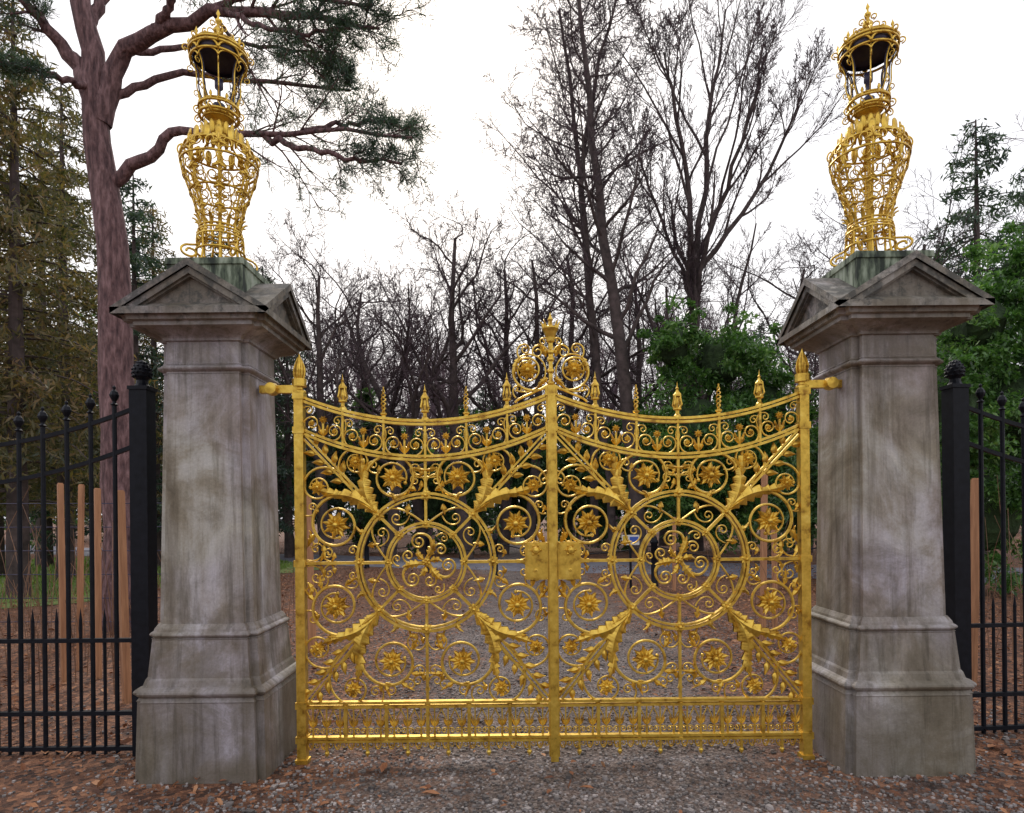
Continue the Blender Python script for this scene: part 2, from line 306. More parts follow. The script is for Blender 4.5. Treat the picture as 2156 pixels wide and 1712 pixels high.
# ------------------------------------------------------------------ lanterns
def interp(prof,z):
    return np.interp(z,[p[0] for p in prof],[p[1] for p in prof])
def lantern(x,y):
    e=empty('gilded_lantern',(x,y,3.376+DZ)); S=1/312.
    b=MB()
    H=lambda yy:(558-yy)*S*1.012 if yy<=500 else (532-yy)/32*58*S*1.012
    prof=[(H(532),52*S),(H(515),46*S),(H(495),45*S),(H(478),40*S),(H(450),42*S),(H(420),50*S),(H(390),61*S),(H(360),71*S),(H(335),76*S),(H(315),72*S),(H(300),54*S),(H(288),38*S),(H(270),24*S),(H(255),22*S)]
    def sm(a,z,dr=0):
        r=interp(prof,z)+dr; return np.stack([r*np.cos(a),r*np.sin(a),z],-1)
    K=8
    for k in range(K):
        a=k*2*PI/K+PI/8
        z=np.linspace(H(530),H(258),34); b.tubes(sm(np.full(34,a),z),.0075,.0075)
        a2=a+PI/K
        z=np.linspace(H(478),H(345),20); b.tubes(sm(a2+.12*np.sin(np.linspace(0,2*PI,20)),z,-.004),.0035)
        for sg in (-1,1):
            for zc,rr,tn in ((H(352),21*S,1.8),(H(388),16*S,1.6),(H(322),15*S,1.5),(H(420),12*S,1.5),(H(450),10*S,1.4),(H(497),11*S,1.3)):
                t=np.linspace(0,1,24); th=-sg*(t*tn*2*PI)+ (PI/2); r=rr*(1-.75*t)
                zz=zc+r*np.sin(th); rad=float(interp(prof,zc)); off=.19
                aa=a2+sg*min(off,rr*1.05/rad)+r*np.cos(th)/rad
                b.tubes(sm(aa,zz,.003),np.linspace(.0055,.003,24))
                aa_=a2+sg*min(off,rr*1.05/rad)+np.linspace(0,sg*rr*1.1/rad,5); z_=zc+rr+np.linspace(0,rr*.55,5)*1.
                b.tubes(sm(aa_,z_,.006),np.array([.003,.009,.011,.008,.001]),.003,prof=SQ,ref=(math.cos(a2),math.sin(a2),.01))
        t=np.linspace(0,1,22); th=PI*.5-t*2*PI*1.2; r=13*S*(1-.7*t); rc=72*S; zc=H(320)
        R_=rc+r*np.cos(th)*.7; b.tubes(np.stack([R_*np.cos(a),R_*np.sin(a),zc+r*np.sin(th)],-1),.0055)
        for (z0,r0,z1,r1,wd) in ((H(318),60*S,H(284),58*S,.021),(H(290),34*S,H(262),38*S,.016),(H(480),40*S,H(455),54*S,.012)):
            for aa in (a,a2):
                t=np.linspace(0,1,8); rr=r0+(r1-r0)*t**2; zz=z0+(z1-z0)*np.sin(t*PI/2)
                P=np.stack([rr*math.cos(aa),rr*math.sin(aa),zz],-1); b.tubes(P,wd*np.sin(PI*np.clip(t*.85+.12,0,1)),.004,prof=SQ,ref=(math.cos(aa),math.sin(aa),.01))
    for k in range(4):
        a=k*PI/2+PI/4
        t=np.linspace(0,1,26); th=PI/2+t*2*PI*1.3; r=15*S*(1-.7*t)
        R_=np.concatenate([[36*S,44*S],62*S-r*np.cos(th)*1.3]); Z_=np.concatenate([[H(500)+.02,H(508)],H(518)+0*t+r*np.sin(th)*.9])
        b.tubes(np.stack([R_*math.cos(a),R_*math.sin(a),np.maximum(Z_,.008)],-1),.008)
        t=np.linspace(0,1,6); P=np.stack([(40+38*t)*S*math.cos(a),(40+38*t)*S*math.sin(a),.05*(1-t)**2+.012],-1); b.tubes(P,.026*(1-t*.8),.006,prof=SQ,ref=(0,0,1))
    def ring(z,r,w=.006,h=None,k=32,bb=None):
        a=np.arange(k)*2*PI/k; (bb or b).tubes(np.stack([r*np.cos(a),r*np.sin(a),np.full(k,z)],-1),w,h or w,prof=SQ,ref=(0,0,1),closed=True)
    for yy,d in ((529,0),(512,2),(492,1),(480,2),(472,0),(400,0),(343,1),(312,0)): ring(H(yy),float(interp(prof,H(yy)))+d*S,.006,.005)
    ring(0.008,50*S,.02,.008)
    for k in range(24):
        a=k*2*PI/24; r=interp(prof,H(486))+.006; b.lathe((r*math.cos(a),r*math.sin(a),H(486)),[(0,-.01),(.008,-.005),(.009,.004),(0,.01)],6)
    b.lathe((0,0,0),[(.012,H(532)),(.012,H(300)),(.03,H(290)),(.05,H(278)),(.062,H(268)),(.045,H(258)),(.035,H(252)),(.06,H(246)),(.09,H(240)),(.10,H(236)),(.09,H(234)),(.02,H(230)),(0,H(228))],12)
    for yy,r,w in ((246,32,.005),(238,39,.007),(222,40,.006),(214,34,.005)): ring(H(yy),r*S,w)
    for k in range(16):
        a=k*2*PI/16
        t=np.linspace(0,1,16)
        r=(35+4*np.sin(PI*t))*S; b.tubes(np.stack([r*np.cos(a+.1*np.sin(2*PI*t)),r*np.sin(a+.1*np.sin(2*PI*t)),H(244)+(H(212)-H(244))*t],-1),.0038)
        if k%2==0:
            th=PI/2-t*2*PI*1.25; rr=9*S*(1-.7*t); R_=44*S+rr*np.cos(th); b.tubes(np.stack([R_*math.cos(a),R_*math.sin(a),H(240)+rr*np.sin(th)],-1),.0048)
            b.lathe((40*S*math.cos(a),40*S*math.sin(a),H(222)),[(.006,0),(.009,.01),(.004,.022),(.012,.034),(.007,.05),(0,.06)],6)
    d=MB(); ZR=H(127)
    for k in range(8):
        a=k*2*PI/8+PI/8; t=np.linspace(0,1,14)
        r=(31+23*t+4*np.sin(2*PI*t))*S; z=H(214)+(ZR-H(214))*t
        b.tubes(np.stack([r*math.cos(a),r*math.sin(a),z],-1),.0045)
        d.tubes(np.stack([(r-.012)*math.cos(a),(r-.012)*math.sin(a),z],-1),.005)
        for zz,sg in ((H(150),1),(H(196),-1)):
            th=PI*.5*sg-sg*t*2*PI*1.1; q=7*S*(1-.6*t); r0=(31+23*(zz-H(214))/(ZR-H(214))+6)*S
            R_=r0+q*np.cos(th); b.tubes(np.stack([R_*math.cos(a),R_*math.sin(a),zz+q*np.sin(th)],-1),.0036)
        t=np.linspace(0,PI,12); aa=a+PI/8+ (PI/8)*np.cos(t); z=ZR+.055*np.sin(t)
        r=(55+2*np.sin(t))*S; b.tubes(np.stack([r*np.cos(aa),r*np.sin(aa),z],-1),.006,.010)
        aa=a+PI/8+(PI/8)*np.cos(t); z=ZR-.045*(1-np.sin(t)); b.tubes(np.stack([54*S*np.cos(aa),54*S*np.sin(aa),z],-1),.004,.006)
        t=np.linspace(0,1,18); th=-PI/2+t*2*PI*1.2; q=8*S*(1-.65*t); R_=62*S+q*np.cos(th); b.tubes(np.stack([R_*math.cos(a),R_*math.sin(a),H(106)+q*np.sin(th)],-1),.0046)
        b.lathe((57*S*math.cos(a),57*S*math.sin(a),H(105)),[(.007,0),(.010,.012),(.005,.022),(.012,.034),(.006,.048),(0,.066)],6)
        t=np.linspace(0,1,16); r=(50*(1-t)**.8+7*np.sin(PI*t)+5)*S; z=H(104)+(H(68)-H(104))*t**1.1
        b.tubes(np.stack([r*math.cos(a),r*math.sin(a),z],-1),.0058)
        th=PI/2-t*2*PI*1.3; q=9*S*(1-.65*t); R_=34*S+q*np.cos(th); b.tubes(np.stack([R_*math.cos(a),R_*math.sin(a),H(84)+q*np.sin(th)],-1),.0046)
    ring(ZR,55*S,.006)
    for yy,r,w in ((112,57,.007),(105,57,.006),(88,33,.005)): ring(H(yy),r*S,w)
    d.lathe((0,0,0),[(50*S,ZR+.012),(53*S,H(118)),(53*S,H(111)),(44*S,H(102)),(24*S,H(92)),(8*S,H(84)),(0,H(84))],16)
    d.lathe((0,0,0),[(.035,H(218)),(.04,H(212)),(.012,H(207)),(.012,H(182)),(.028,H(177)),(.028,H(160)),(.0,H(158))],10)
    b.lathe((0,0,0),[(.035,H(84)),(.045,H(76)),(.018,H(72)),(.014,H(66)),(.030,H(61)),(.034,H(56)),(.012,H(51)),(.010,H(44)),(.020,H(40)),(.022,H(36)),(.007,H(31)),(.006,H(26)),(.013,H(22)),(0,H(12))],10)
    for zc,q0 in ((H(66),10),(H(46),7)):
        for k in range(4):
            a=k*PI/2+PI/4; t=np.linspace(0,1,14); th=-PI/2+t*2*PI*1.1; q=q0*S*(1-.6*t); R_=(q0+4)*S+q*np.cos(th); b.tubes(np.stack([R_*math.cos(a),R_*math.sin(a),zc+q*np.sin(th)],-1),.0045)
    b.build('scrollwork',[M_gold],e,True); d.build('lamp_hood',[M_darkmetal],e,True)
lantern(-1.95,4.49); lantern(2.435,4.49)

# ------------------------------------------------------------------ gate
GY=4.42; CX=.267; GS=1/317.; ZC=1.404+DZ
gate=empty('gilded_double_gate',(CX,GY,0))
class GD:
    def __init__(s,uc): s.b=MB(); s.uc=uc
    def M(s,P,dy=0.):
        P=np.asarray(P,float); return np.stack([(P[...,0]+s.uc)*GS,np.zeros(P.shape[:-1])+dy,ZC-P[...,1]*GS],-1)
    def bar(s,P,w,d=None,dy=0,sq=True,closed=False,k=6):
        w=np.asarray(w,float)*GS; d=w if d is None else np.asarray(d,float)*GS
        s.b.tubes(s.M(P,dy),w,d,prof=SQ if sq else CIRC[k],ref=(0,1,0),closed=closed)
    def circ(s,c,r,w,d=None,dy=0,k=48):
        a=np.arange(k)*2*PI/k; s.bar(np.stack([c[0]+r*np.cos(a),c[1]+r*np.sin(a)],-1),w,d,dy,closed=True)
    def dome(s,u,v,r,dep=None,k=8):
        dep=dep or r*.8
        for sg in (1,-1):
            p=[(r,0),(r*.95,dep*.4),(r*.6,dep*.85),(0,dep)]
            s.b.lathe(s.M((u,v)),[(a*GS,sg*bb*GS) for a,bb in p],k,axis='Y')
    def petals(s,u,v,r,n,rot,dy,wd=.36,rise=.25):
        for i in range(n):
            a=rot+i*2*PI/n; dx,dv=math.cos(a),math.sin(a); px,pv=-dv,dx
            w=r*wd
            for sg in (-1,1):
                P=np.array([(u,v),(u+dx*r*.55+px*w,v+dv*r*.55+pv*w),(u+dx*r,v+dv*r),(u+dx*r*.55-px*w,v+dv*r*.55-pv*w),(u+dx*r*.5,v+dv*r*.5)])
                V=s.M(P); V[:,1]=sg*np.array([dy,dy*.5+r*GS*.05,dy*.4+r*GS*rise,dy*.5+r*GS*.05,dy+r*GS*rise*.9])
                s.b.add(V,None,[(0,1,4),(1,2,4),(2,3,4),(3,0,4)])
    def rosette(s,u,v,r):
        ro=rng.uniform(0,.7)
        s.petals(u,v,r,8,ro,.006,.20); s.petals(u,v,r*.72,8,ro+PI/8,.012,.28); s.dome(u,v,r*.28,r*.5)
    def boss(s,u,v,r=8):
        s.petals(u,v,r*1.25,6,.3,.012,.5); s.dome(u,v,r*.5,r*1.4)
    def volute(s,c,st,turns,dr,Rm,Re,w0=4.,w1=2.4,k=46,ball=True,dy=0):
        v0=np.subtract(st,c); d0=np.hypot(*v0); th0=math.atan2(v0[1],v0[0]); t=np.linspace(0,1,k)
        th=th0+dr*turns*2*PI*t; r=Rm+(d0-Rm)*np.exp(-t*turns*5)-(Rm-Re)*t
        P=np.stack([c[0]+r*np.cos(th),c[1]+r*np.sin(th)],-1); s.bar(P,np.linspace(w0,w1,k)*.82,np.linspace(w0,w1,k)*1.1,dy=dy,sq=False)
        if ball: s.dome(P[-1][0],P[-1][1],w1*1.7)
        return P
    def leaf(s,P,W,dy=.012,ser=5,serr=.35):
        P=bez(P,26); t=np.linspace(0,1,26); T=nrm(np.gradient(P,axis=0)); Nn=np.stack([-T[:,1],T[:,0]],-1)
        w=W*np.sin(PI*np.clip(t**.75*.93+.06,0,1))*(1+serr*(2*((t*ser)%1)-1)); w=w[:,None]
        for sg in (-1,1):
            V=np.concatenate([s.M(P+Nn*w),s.M(P),s.M(P-Nn*w)])
            V[:,1]=sg*np.concatenate([np.full(26,dy*.5),dy+.014*np.sin(PI*t),np.full(26,dy*.5)])
            i=np.arange(25); q=np.concatenate([np.stack([i,i+1,27+i,26+i],-1),np.stack([26+i,27+i,53+i,52+i],-1)]); s.b.add(V,q)
def bez(P,n):
    P=np.asarray(P,float); t=np.linspace(0,1,n)[:,None]
    if len(P)==3: return (1-t)**2*P[0]+2*t*(1-t)*P[1]+t*t*P[2]
    if len(P)==4: return (1-t)**3*P[0]+3*t*(1-t)**2*P[1]+3*t*t*(1-t)*P[2]+t**3*P[3]
    return P[0]+(P[-1]-P[0])*t
def line(a,b_,n=2): return np.linspace(a,b_,n)
vup=lambda u:-298-51*(np.abs(u)/255)**2
vlo=lambda u:-223-58*(np.abs(u)/255)**2
def gate_leaf(uc,outer):
    g=GD(uc); o=outer
    g.bar(line((o*264,423),(o*264,-352)),9.5,10); g.bar(line((-o*260,410),(-o*260,-352)),5,8)
    g.bar(line((o*264,411),(o*264,423)),13,13)
    for v in (-280,-352,298,370,0): g.bar(line((o*264,v-7),(o*264,v+7)),12,12)
    for v,w in ((294,2.6),(303,2.6),(368,2.6),(375,2.4)): g.bar(line((-258,v),(258,v)),w,7,dy=.001*(v%3))
    U=np.linspace(-256,256,41)
    for f,off in ((vup,0),(vup,8),(vlo,0),(vlo,8)): g.bar(np.stack([U,f(U)+off],-1),2.6,7)
    for r,w in ((145,2.8),(137,1.9)): g.circ((0,0),r,w,6)
    for r,w in ((83,2.7),(76,1.9)): g.circ((0,0),r,w,5)
    g.bar(line((-256,0),(-80,0)),3,5); g.bar(line((80,0),(256,0)),3,5)
    g.bar(line((0,-218),(0,-80)),2.8,4); g.bar(line((0,80),(0,298)),2.8,4)
    for k in range(8):
        a=k*PI/4
        for r in (141,80): g.boss(r*math.cos(a),r*math.sin(a),10 if r>100 else 8)
        if k%2: g.bar(line((80*math.cos(a),80*math.sin(a)),(141*math.cos(a),141*math.sin(a))),3,4)
    # arcs interlacing the two rings
    for k in range(4):
        a=k*PI/2+PI/4
        for sg in (-1,1):
            p=lambda r,an:(r*math.cos(an),r*math.sin(an))
            g.bar(bez([p(141,a),p(150,a+sg*.35),p(96,a+sg*.55),p(80,a+sg*PI/4)],26),2.2,3.5,sq=False)
            g.volute(p(112,a+sg*.20),p(104,a+sg*.45),1.4,sg,11,4,2.0,1.5)
            g.leaf([p(128,a+sg*.50),p(118,a+sg*.46),p(106,a+sg*.40)],5,ser=2)
            g.leaf([p(139,a+sg*.30),p(154,a+sg*.38),p(166,a+sg*.30)],5,ser=2)
    # plain foliate scroll ornament in the centre: three sprigs turning about a hub
    for k in range(3):
        a=k*2*PI/3+.35
        p=lambda r,an:(r*math.cos(an),r*math.sin(an))
        g.bar(bez([p(4,a),p(34,a+.7),p(66,a+.45),p(62,a-.12)],26),np.linspace(4.6,2.2,26),3,dy=.003,sq=False)
        g.volute(p(46,a-.18),p(62,a-.12),1.5,-1,15,4,2.8,1.8,34)
        g.volute(p(40,a+1.05),p(24,a+.75),1.4,1,13,4,2.6,1.7,30)
        g.volute(p(62,a+.82),p(58,a+.55),1.3,1,8,3,2.2,1.5,24)
        g.leaf([p(14,a+.5),p(34,a+.62),p(52,a+.50)],8,.014,4)
        g.leaf([p(8,a-.6),p(26,a-.75),p(34,a-.35)],6,.012,3)
    g.boss(0,0,8)
    for sx in (-1,1):
        for sy in (-1,1):
            n0=(sx*100,sy*102)
            if sy<0: RA=(68,-178);RB=(189,-80);RC=(146,-212);RD=(227,-160);CO=(254,-266)
            else: RA=(74,208);RB=(191,91);RC=(155,265);RD=(229,180);CO=(252,288)
            f=lambda p:(sx*p[0],p[1])
            RA,RB,RC,RD,CO=map(f,(RA,RB,RC,RD,CO)); q=sx*sy
            d=np.subtract(CO,n0); d=d/np.hypot(*d); nn=np.array([-d[1],d[0]])
            for off in (-4.2,4.2): g.bar(line(np.add(n0,nn*off),np.add(CO,nn*off)),2.0,4.5)
            g.bar(line(np.add(n0,d*38),np.add(n0,d*45)),9,8)
            m1=np.add(n0,d*78)
            g.volute(RA,n0,1.75,q,51,27,4.8,2.5,60)
            g.volute(RB,n0,1.75,-q,52,27,4.8,2.5,60)
            g.rosette(*RA,28); g.rosette(*RB,29)
            g.volute(RC,m1,1.5,q,30,16,3.4,2.1); g.volute(RD,m1,1.5,-q,30,16,3.4,2.1)
            g.rosette(*RC,19); g.rosette(*RD,18)
            for w_,sg in ((RA,q),(RB,-q)):
                c=np.array(w_,float); v0=np.subtract(n0,c); th0=math.atan2(v0[1],v0[0]); d0=np.hypot(*v0)
                pts=[np.array(n0)+d*4]
                for tt in (.55,1.15,1.75):
                    th=th0+sg*tt; rr=52+(d0-52)*math.exp(-tt*.8)+4; pts.append(c+rr*np.array([math.cos(th),math.sin(th)]))
                g.leaf(pts,15,.022,6,.35)
                th=th0+sg*1.6; tip=c+58*np.array([math.cos(th),math.sin(th)]); tdir=np.array([-math.sin(th),math.cos(th)])*sg
                out=np.array([math.cos(th),math.sin(th)])
                g.leaf([tip-tdir*30,tip+out*12,tip+tdir*20+out*26],9,.018,4)
                for ph in (2.6,3.3,3.9,5.0):
                    th=th0+sg*ph; p0=c+48*np.array([math.cos(th),math.sin(th)]); cc=c+64*np.array([math.cos(th+sg*.25),math.sin(th+sg*.25)])
                    if abs(cc[0])<248 and -215<cc[1]<288 and np.hypot(*cc)>152:
                        g.volute(tuple(cc),tuple(p0),1.2,-sg,9,3,2.1,1.5,24)
                        o2=nrm(cc-c); g.leaf([p0,p0+o2*8-nrm(p0-cc)*3,cc+o2*14],4.5,.008,2)
            for a in (-.45,.45):
                dd=np.array([d[0]*math.cos(a)-d[1]*math.sin(a),d[0]*math.sin(a)+d[1]*math.cos(a)])
                g.leaf([np.add(n0,d*2),np.add(n0,d*20+dd*12),np.add(n0,d*26+dd*34)],6,.02,4)
            Lc=np.hypot(*np.subtract(CO,n0))
            for j,tt in enumerate(np.arange(104,Lc-18,27)):
                for sg in (-1,1):
                    p=np.add(n0,d*(tt+sg*6)); p=p+nn*sg*5; e_=p+d*(20+4*rng.uniform())+nn*sg*(18+7*rng.uniform())
                    g.bar(np.array([p,(p+e_)/2]),1,1.2); g.leaf([p+(e_-p)*.2,p+d*14+nn*sg*8,e_],6.5,.01,1,.0)
            for (cc,ss,dr,rm) in (((sx*232,sy*30),(sx*250,sy*6),-q,16),((sx*205,sy*22),(sx*190,sy*3),q,11),((sx*22,sy*172),(sx*4,sy*150),-q,13),((sx*20,sy*(198 if sy<0 else 250)),(sx*4,sy*(180 if sy<0 else 270)),q,12),((sx*240,sy*118),(sx*253,sy*100),-q,10),((sx*110,sy*(205 if sy<0 else 272)),(sx*96,sy*(190 if sy<0 else 290)),q,12),((sx*155,sy*26),(sx*146,sy*8),-q,10)):
                g.volute(cc,ss,1.4,dr,rm,3,2.3,1.6,30)
                l0=np.array(cc); g.leaf([l0+(rm,0),l0+(rm*1.2,-sy*rm),l0+(rm*.4,-sy*rm*1.7)],4,.008,2)
            g.leaf([(sx*20,sy*150),(sx*34,sy*164),(sx*38,sy*140)],5,.01,3)
            g.leaf([(sx*250,sy*40),(sx*236,sy*56),(sx*246,sy*70)],5,.01,3)
    for u in (-87,0,87): g.boss(u,float(vlo(u))+4,6)
    div=[-256,-173,-87,0,87,173,256]
    for u in div[1:-1]:
        g.bar(line((u,vup(u)),(u,vlo(u)+6)),2.3,4)
    for a,c in zip(div[:-1],div[1:]):
        m=(a+c)/2; t0=float(vup(m))+10; t1=float(vlo(m)); mid=(t0+t1)/2; sl_=-(float(vlo(c))-float(vlo(a)))/(c-a)
        sk=lambda du: -du*sl_
        for sg in (-1,1):
            g.volute((m+sg*23,mid+8+sk(sg*23)),(m,t1-2),1.6,-sg,17,5,2.3,1.6,34)
            g.volute((m+sg*30,mid-16+sk(sg*30)),(m+sg*40,mid+10+sk(sg*40)),1.4,-sg,9,3,1.9,1.4,26)
            g.leaf([(m,t1-4),(m+sg*8,mid+14),(m+sg*10,mid+2)],4,.008,2)
            g.petals(m+sg*23,mid+8+sk(sg*23),6,6,.3,.008,.4)
        g.bar(line((m,t1),(m,mid)),2,2.4); g.rosette(m,mid-8,9)
    for i,u in enumerate(div[1:-1]):
        v=float(vup(u)); c=g.M((u,v)); S=GS
        if i%2==0:
            g.b.lathe(c,[(9*S,0),(7*S,6*S),(4*S,9*S),(4*S,16*S),(9*S,18*S),(9*S,21*S),(3*S,22*S)],8)
            for k in range(4):
                a=k*PI/2+PI/4; z=np.array([20,28,40,50,56])*S; r=np.array([6,11,8,7,2])*S
                g.b.tubes(np.stack([c[0]+r*math.cos(a),c[1]+r*math.sin(a),c[2]+z],-1),1.8*S)
            g.b.lathe(c,[(9*S,46*S),(9*S,49*S),(5*S,54*S),(2.5*S,60*S),(3.6*S,63*S),(1.5*S,66*S),(0,78*S)],8)
            g.b.lathe(c,[(1.6*S,20*S),(3.6*S,32*S),(1.6*S,46*S)],6)
        else:
            g.b.lathe(c,[(5*S,0),(4*S,6*S),(7*S,8*S),(7*S,11*S),(2*S,12*S)],8)
            for k in range(2):
                t=np.linspace(0,1,30); a=t*6*PI+k*PI; r=(4.2*np.sin(PI*np.clip(t*.9+.1,0,1))+.4)*S
                g.b.tubes(np.stack([c[0]+r*np.cos(a),c[1]+r*np.sin(a),c[2]+(12+54*t)*S],-1),2.0*S*(1-.5*t))
    n=18; st=512/n
    for i in range(n):
        u=-256+st*(i+.5)
        g.bar(line((u,304),(u,368)),1.4,2.2)
        for sg in (-1,1):
            g.volute((u+sg*8,355),(u,366),1.3,sg,6,2,1.6,1.2,20)
            g.bar(bez([(u,350),(u+sg*3,325),(u+sg*st*.5,316),(u+sg*st*.5,306)],12),1.3,2.2,sq=False)
            g.leaf([(u,346),(u+sg*7,340),(u+sg*9,328)],3,.005,1)
        g.petals(u,338,4.5,6,0,.006,.4)
        if i%3==1: g.bar(line((u,372),(u,400)),2.4,3); g.b.lathe(g.M((u,400)),[(0,-10*GS),(4.5*GS,-4*GS),(5*GS,0),(3*GS,4*GS)],6)
        else: g.bar(line((u,372),(u,386)),1.6,2.2)
        g.bar(bez([(u-st*.45,375),(u-st*.4,398),(u-2,398),(u,380)],14),1.5,2,sq=False)
        for sg in (-1,1): g.volute((u+sg*7,385),(u,378),1.1,sg,5,2,1.4,1.1,16,ball=False)
    for u in div[1:-1]: g.bar(line((u,300),(u,374)),3.4,5); g.boss(u,300,5)
    for i in range(12):
        g.dome(-245+i*44.5,371,2.6)
    for v in (0,-345): g.boss(o*264,v,8)
    c=g.M((o*264,-359)); S=GS
    g.b.lathe(c,[(14*S,0),(14*S,4*S),(8*S,7*S),(8*S,14*S),(12*S,18*S),(12*S,22*S),(7*S,26*S),(9*S,36*S),(10.5*S,48*S),(8*S,60*S),(5*S,70*S),(2*S,78*S),(0,84*S)],12)
    for k in range(8):
        a=k*PI/4; t=np.linspace(0,1,8); r=(7+5.5*np.sin(PI*t))*S*(1-.55*t**3); g.b.tubes(np.stack([c[0]+r*math.cos(a),c[1]+r*math.sin(a),c[2]+(24+50*t)*S],-1),2.6*S*(1-.6*t))
    g.bar(line((o*264,-366),(o*345,-366)),8,7,dy=-.01); g.b.lathe(g.M((o*264,-372)),[(0,0),(15*S,0),(15*S,16*S),(0,16*S)],12)
    g.b.lathe(g.M((o*318,-366),-.02),[(0,-.03),(12*S,-.03),(14*S,0),(12*S,.05),(0,.055)],12,axis='Y')
    g.b.build('gate_leaf',[M_gold],gate,False)
gate_leaf(-266,-1); gate_leaf(266,1)
g=GD(0)
g.bar(line((0,418),(0,-368)),8,4,dy=-.036); g.bar(line((0,418),(0,-368)),5,6,dy=0)
for v in (-355,-280,300,372): g.bar(line((0,v-8),(0,v+8)),12.5,13)
g.boss(0,0,11)
g.bar(line((0,-368),(0,-462)),4,4)
for v in (-375,-400,-425,-440): g.b.lathe(g.M((0,v)),[(4*GS,-6*GS),(8*GS,-2*GS),(8*GS,2*GS),(4*GS,6*GS)],8)
g.b.lathe(g.M((0,-462)),[(4*GS,-4*GS),(9*GS,0),(10*GS,8*GS),(14*GS,20*GS),(18*GS,26*GS),(18*GS,29*GS),(12*GS,30*GS),(5*GS,34*GS),(4*GS,42*GS),(6*GS,46*GS),(3*GS,52*GS),(0,62*GS)],12)
for k in range(8):
    a=k*PI/4; c=g.M((0,-490)); t=np.linspace(0,1,8); r=(15+6*t**2)*GS; g.b.tubes(np.stack([c[0]+r*math.cos(a),c[1]+r*math.sin(a),c[2]+t*14*GS],-1),3*GS*(1-t*.6))
for sx in (-1,1):
    g.volute((sx*49,-402),(sx*6,-368),1.7,-sx,29,19,3.4,2.2,50); g.rosette(sx*49,-402,23)
    g.volute((sx*47,-402),(sx*76,-360),.9,sx,34,32,2.4,2.0,30,ball=False)
    g.volute((sx*27,-440),(sx*5,-420),1.5,sx,14,5,2.6,1.8)
    g.volute((sx*54,-446),(sx*66,-428),1.5,-sx,12,4,2.4,1.8)
    g.volute((sx*16,-462),(sx*5,-448),1.3,sx,8,3,2.2,1.6)
    g.bar(bez([(sx*5,-372),(sx*36,-352),(sx*70,-346),(sx*76,-334)],20),2.4,3,sq=False)
    g.leaf([(sx*6,-385),(sx*20,-378),(sx*30,-364)],6,.01,4); g.leaf([(sx*66,-428),(sx*80,-412),(sx*74,-386)],5,.01,4)
    g.leaf([(sx*10,-430),(sx*14,-450),(sx*28,-458)],5,.01,3)
    g.volute((sx*68,-362),(sx*74,-344),1.3,-sx,8,3,2.2,1.6)
    g.volute((sx*16,-170),(sx*8,-190),1.2,sx,9,3,2.6,1.8); g.volute((sx*16,60),(sx*8,76),1.2,-sx,9,3,2.6,1.8)
g.b.build('meeting_stile_and_crest',[M_gold],gate)
b=MB(); g2=GD(0); g2.b=b
for sx in (-1,1):
    x0,x1=sorted((sx*11*GS,sx*58*GS)); z0=ZC-38*GS; z1=ZC+40*GS
    b.box(x0,x1,-.045,.045,z0,z1); b.box(x0+.010,x1-.010,-.052,.052,z0+.010,z1-.010); b.box(x0+.016,x1-.016,-.0555,.0555,z0+.016,z1-.016)
    for xx in (x0+.006,x1-.006):
        for zz in (z0+.006,z1-.006): b.lathe((xx,-.045,zz),[(.006,0),(.004,.004),(0,.005)],6,axis='Y')
    b.lathe((sx*36*GS,-.055,ZC+24*GS),[(.022,0),(.020,.006),(.009,.010),(.009,.03),(.022,.036),(.026,.048),(.018,.062),(0,.066)],14,axis='Y')
    for k in range(6):
        a=k*PI/3; cx_,cz_=sx*36*GS,ZC+24*GS
        b.tubes([(cx_+.02*math.cos(a),-.058,cz_+.02*math.sin(a)),(cx_+.032*math.cos(a),-.062,cz_+.032*math.sin(a)),(cx_+.042*math.cos(a),-.056,cz_+.042*math.sin(a))],[.006,.008,.002])
    b.lathe((sx*36*GS,-.055,ZC-18*GS),[(.012,0),(.010,.006),(.005,.007),(.004,.004)],12,axis='Y')
b.build('lock_case',[M_gold],gate)

